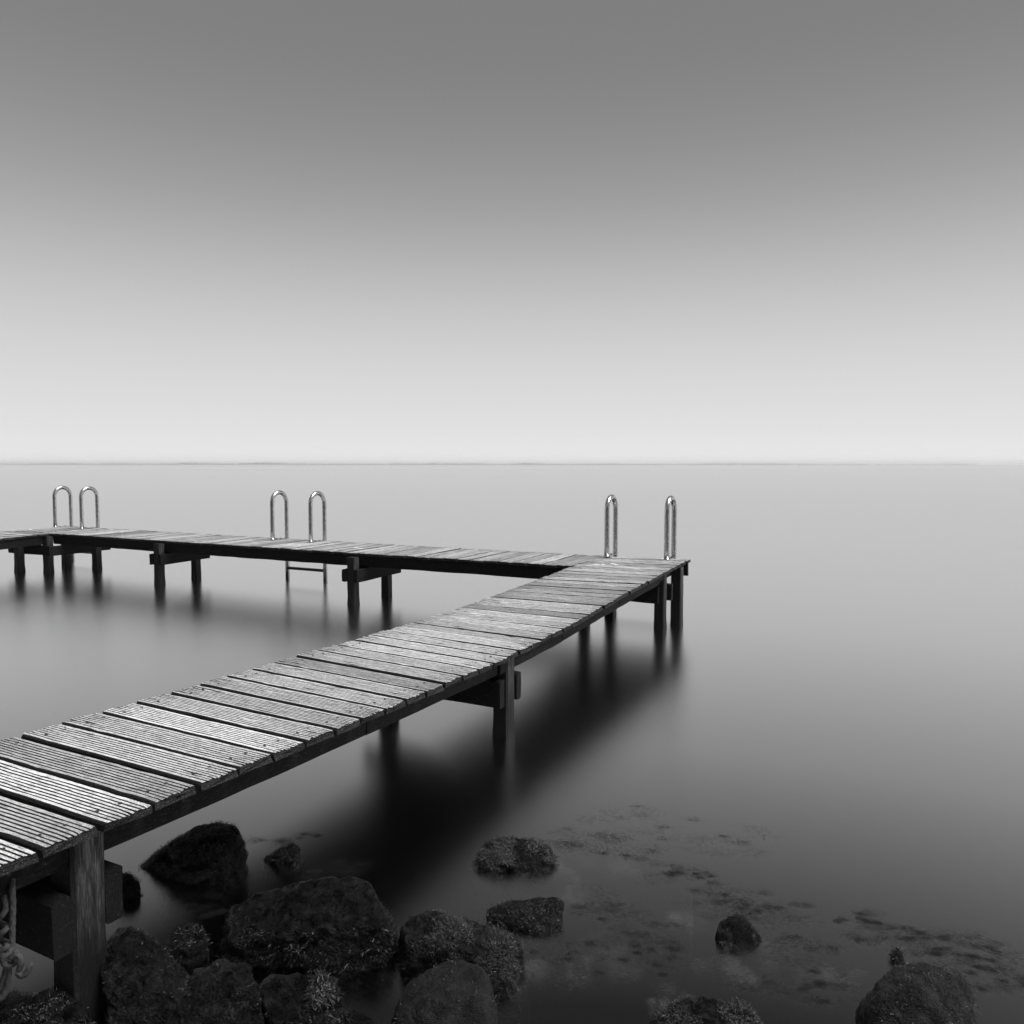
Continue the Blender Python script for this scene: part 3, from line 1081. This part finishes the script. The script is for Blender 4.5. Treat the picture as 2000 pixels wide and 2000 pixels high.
def drift(name, groups, per, mat, zr, seed, label):
    rn = np.random.RandomState(seed)
    V = []
    for (px, py, rad) in groups:
        c = on_water(px, py)
        r = rad * c.y / F
        ns = 11
        sub = np.stack([rn.normal(size=ns) * r * .75, rn.normal(size=ns) * r * .5], 1)
        sig = r * rn.uniform(.07, .30, ns)
        ix = rn.randint(0, ns, per)
        xy = sub[ix] + rn.normal(size=(per, 2)) * sig[ix][:, None] * (1.35, .8)
        p = np.concatenate([xy + (c.x, c.y), rn.uniform(zr[0], zr[1], (per, 1))], 1)
        ang = rn.normal(.4, .7, per) + rn.uniform(-.6, .6)
        t = np.stack([np.cos(ang), -np.sin(ang), rn.normal(0, .05, per)], 1)
        L = rn.uniform(.007, .022, (per, 1))
        sd = np.stack([-t[:, 1], t[:, 0], rn.normal(0, .3, per)], 1) * rn.uniform(.00018, .00042, (per, 1))
        p1 = p + t * L * .5; p2 = p + t * L
        V.append(np.stack([p - sd, p + sd, p1 - sd, p1 + sd, p2], 1).reshape(-1, 3))
    V = np.concatenate(V)
    fs = []
    for i0 in range(0, len(V), 5):
        fs += [(i0, i0 + 1, i0 + 3, i0 + 2), (i0 + 2, i0 + 3, i0 + 4)]
    o = link(name, mesh(name, V, fs), mat)
    tag(o, label, 'water weed', kind='stuff')


drift('water_weed', clumps, 5200, WEED, (-.004, .0012), 3, 'dark drifting water weed at the surface off the rocks')
drift('bleached_water_weed', pale_clumps, 2600, WEED_PALE, (-.05, -.004), 4, 'pale cloudy weed just under the surface right of the rocks')

# ------------------------------------------------------------------ rope hanging from the near end of the walkway
def rope_geo(path, rad, turns_per_m=38, seg=16, step=.0025):
    pts = [Vector(p) for p in path]
    # Catmull-Rom resample
    dense = []
    for i in range(len(pts) - 1):
        p0 = pts[max(i - 1, 0)]; p1 = pts[i]; p2 = pts[i + 1]; p3 = pts[min(i + 2, len(pts) - 1)]
        k = max(2, int((p2 - p1).length / step))
        for j in range(k):
            t = j / k
            dense.append(.5 * ((2 * p1) + (p2 - p0) * t + (2 * p0 - 5 * p1 + 4 * p2 - p3) * t * t + (3 * p1 - p0 - 3 * p2 + p3) * t ** 3))
    dense.append(pts[-1])
    verts, faces = [], []
    t0 = (dense[1] - dense[0]).normalized()
    u = t0.orthogonal().normalized()
    run = 0
    for i, p in enumerate(dense):
        t = (dense[min(i + 1, len(dense) - 1)] - dense[max(i - 1, 0)]).normalized()
        u = (u - t * u.dot(t)).normalized(); v = t.cross(u)
        if i: run += (p - dense[i - 1]).length
        for j in range(seg):
            a = 2 * math.pi * j / seg
            # two opposed helices: the lay of a braided sheath
            k1 = math.sin(4 * a + run * turns_per_m * 6.283); k2 = math.sin(4 * a - run * turns_per_m * 6.283)
            r = rad * (1 + .24 * max(k1, k2))
            verts.append(p + (u * math.cos(a) + v * math.sin(a)) * r)
    for i in range(len(dense) - 1):
        for j in range(seg):
            a = i * seg + j; b = i * seg + (j + 1) % seg
            faces.append((a, b, b + seg, a + seg))
    faces.append(tuple(range(seg))[::-1]); faces.append(tuple((len(dense) - 1) * seg + j for j in range(seg)))
    return verts, faces


RY = 1.89


def rp_(px, py, dy=0.0):
    d = ray(px, py)
    t = (RY + dy) / d.y
    return Vector((d.x * t, RY + dy, H + d.z * t))


strands = [
    [(24, 1700, .03), (24, 1735, .0), (25, 1770, 0), (24, 1810, 0), (23, 1845, 0), (18, 1862, -.01), (8, 1870, -.015), (10, 1884, -.012), (24, 1884, .0), (34, 1872, .01), (30, 1860, .012), (18, 1860, .012), (8, 1874, .005)],
    [(6, 1712, .03), (8, 1745, .0), (12, 1772, -.006), (4, 1788, -.012), (-4, 1798, 0), (6, 1806, .012), (14, 1812, -.004), (4, 1822, -.012), (-4, 1830, 0), (8, 1840, .01), (14, 1848, -.008), (2, 1858, -.01)],
    [(20, 1872, -.004), (36, 1866, -.006), (41, 1880, -.008), (36, 1898, -.008), (42, 1906, -.012), (52, 1900, -.012), (58, 1888, -.010), (64, 1884, -.006)],
    [(14, 1880, .0), (10, 1900, .004), (4, 1920, .004), (-6, 1945, .0)],
    [(17, 1884, .004), (17, 1905, .006), (14, 1928, .004), (6, 1946, -.002), (-4, 1952, -.006)],
    [(0, 1852, -.004), (6, 1864, -.012), (-4, 1880, -.008), (-14, 1890, 0)],
]
av, af = [], []
for st in strands:
    v, f = rope_geo([rp_(*p) for p in st], .0062)
    k = len(av)
    av += v
    af += [tuple(i + k for i in q) for q in f]
ro = rp_(20, 1700)
o = link('rope', mesh('rope', [v - ro for v in av], af, True), ROPE)
o.location = ro
tag(o, 'knotted braided rope hanging off the near end of the jetty', 'rope')

# ------------------------------------------------------------------ haze: the air over the lake
hz = M('lake_haze')
pv = hz.n('ShaderNodeVolumePrincipled')
pv.inputs['Color'].default_value = (1, 1, 1, 1)
pv.inputs['Anisotropy'].default_value = 0.93
pv.inputs['Density'].default_value = 0.00036
hz.l(pv.outputs[0], hz.out.inputs['Volume'])
hx, hy0, hy1, h0, h1 = 4500, -70, 4500, -3.6, 13.6
hv = [(-hx, hy0, h0), (hx, hy0, h0), (hx, hy1, h0), (-hx, hy1, h0), (-hx, hy0, h1), (hx, hy0, h1), (hx, hy1, h1), (-hx, hy1, h1)]
hf = [(3, 2, 1, 0), (4, 5, 6, 7), (0, 1, 5, 4), (1, 2, 6, 5), (2, 3, 7, 6), (3, 0, 4, 7)]
o = link('haze', mesh('haze', hv, hf), hz.m)
tag(o, 'thin haze over the lake', 'haze', kind='stuff')
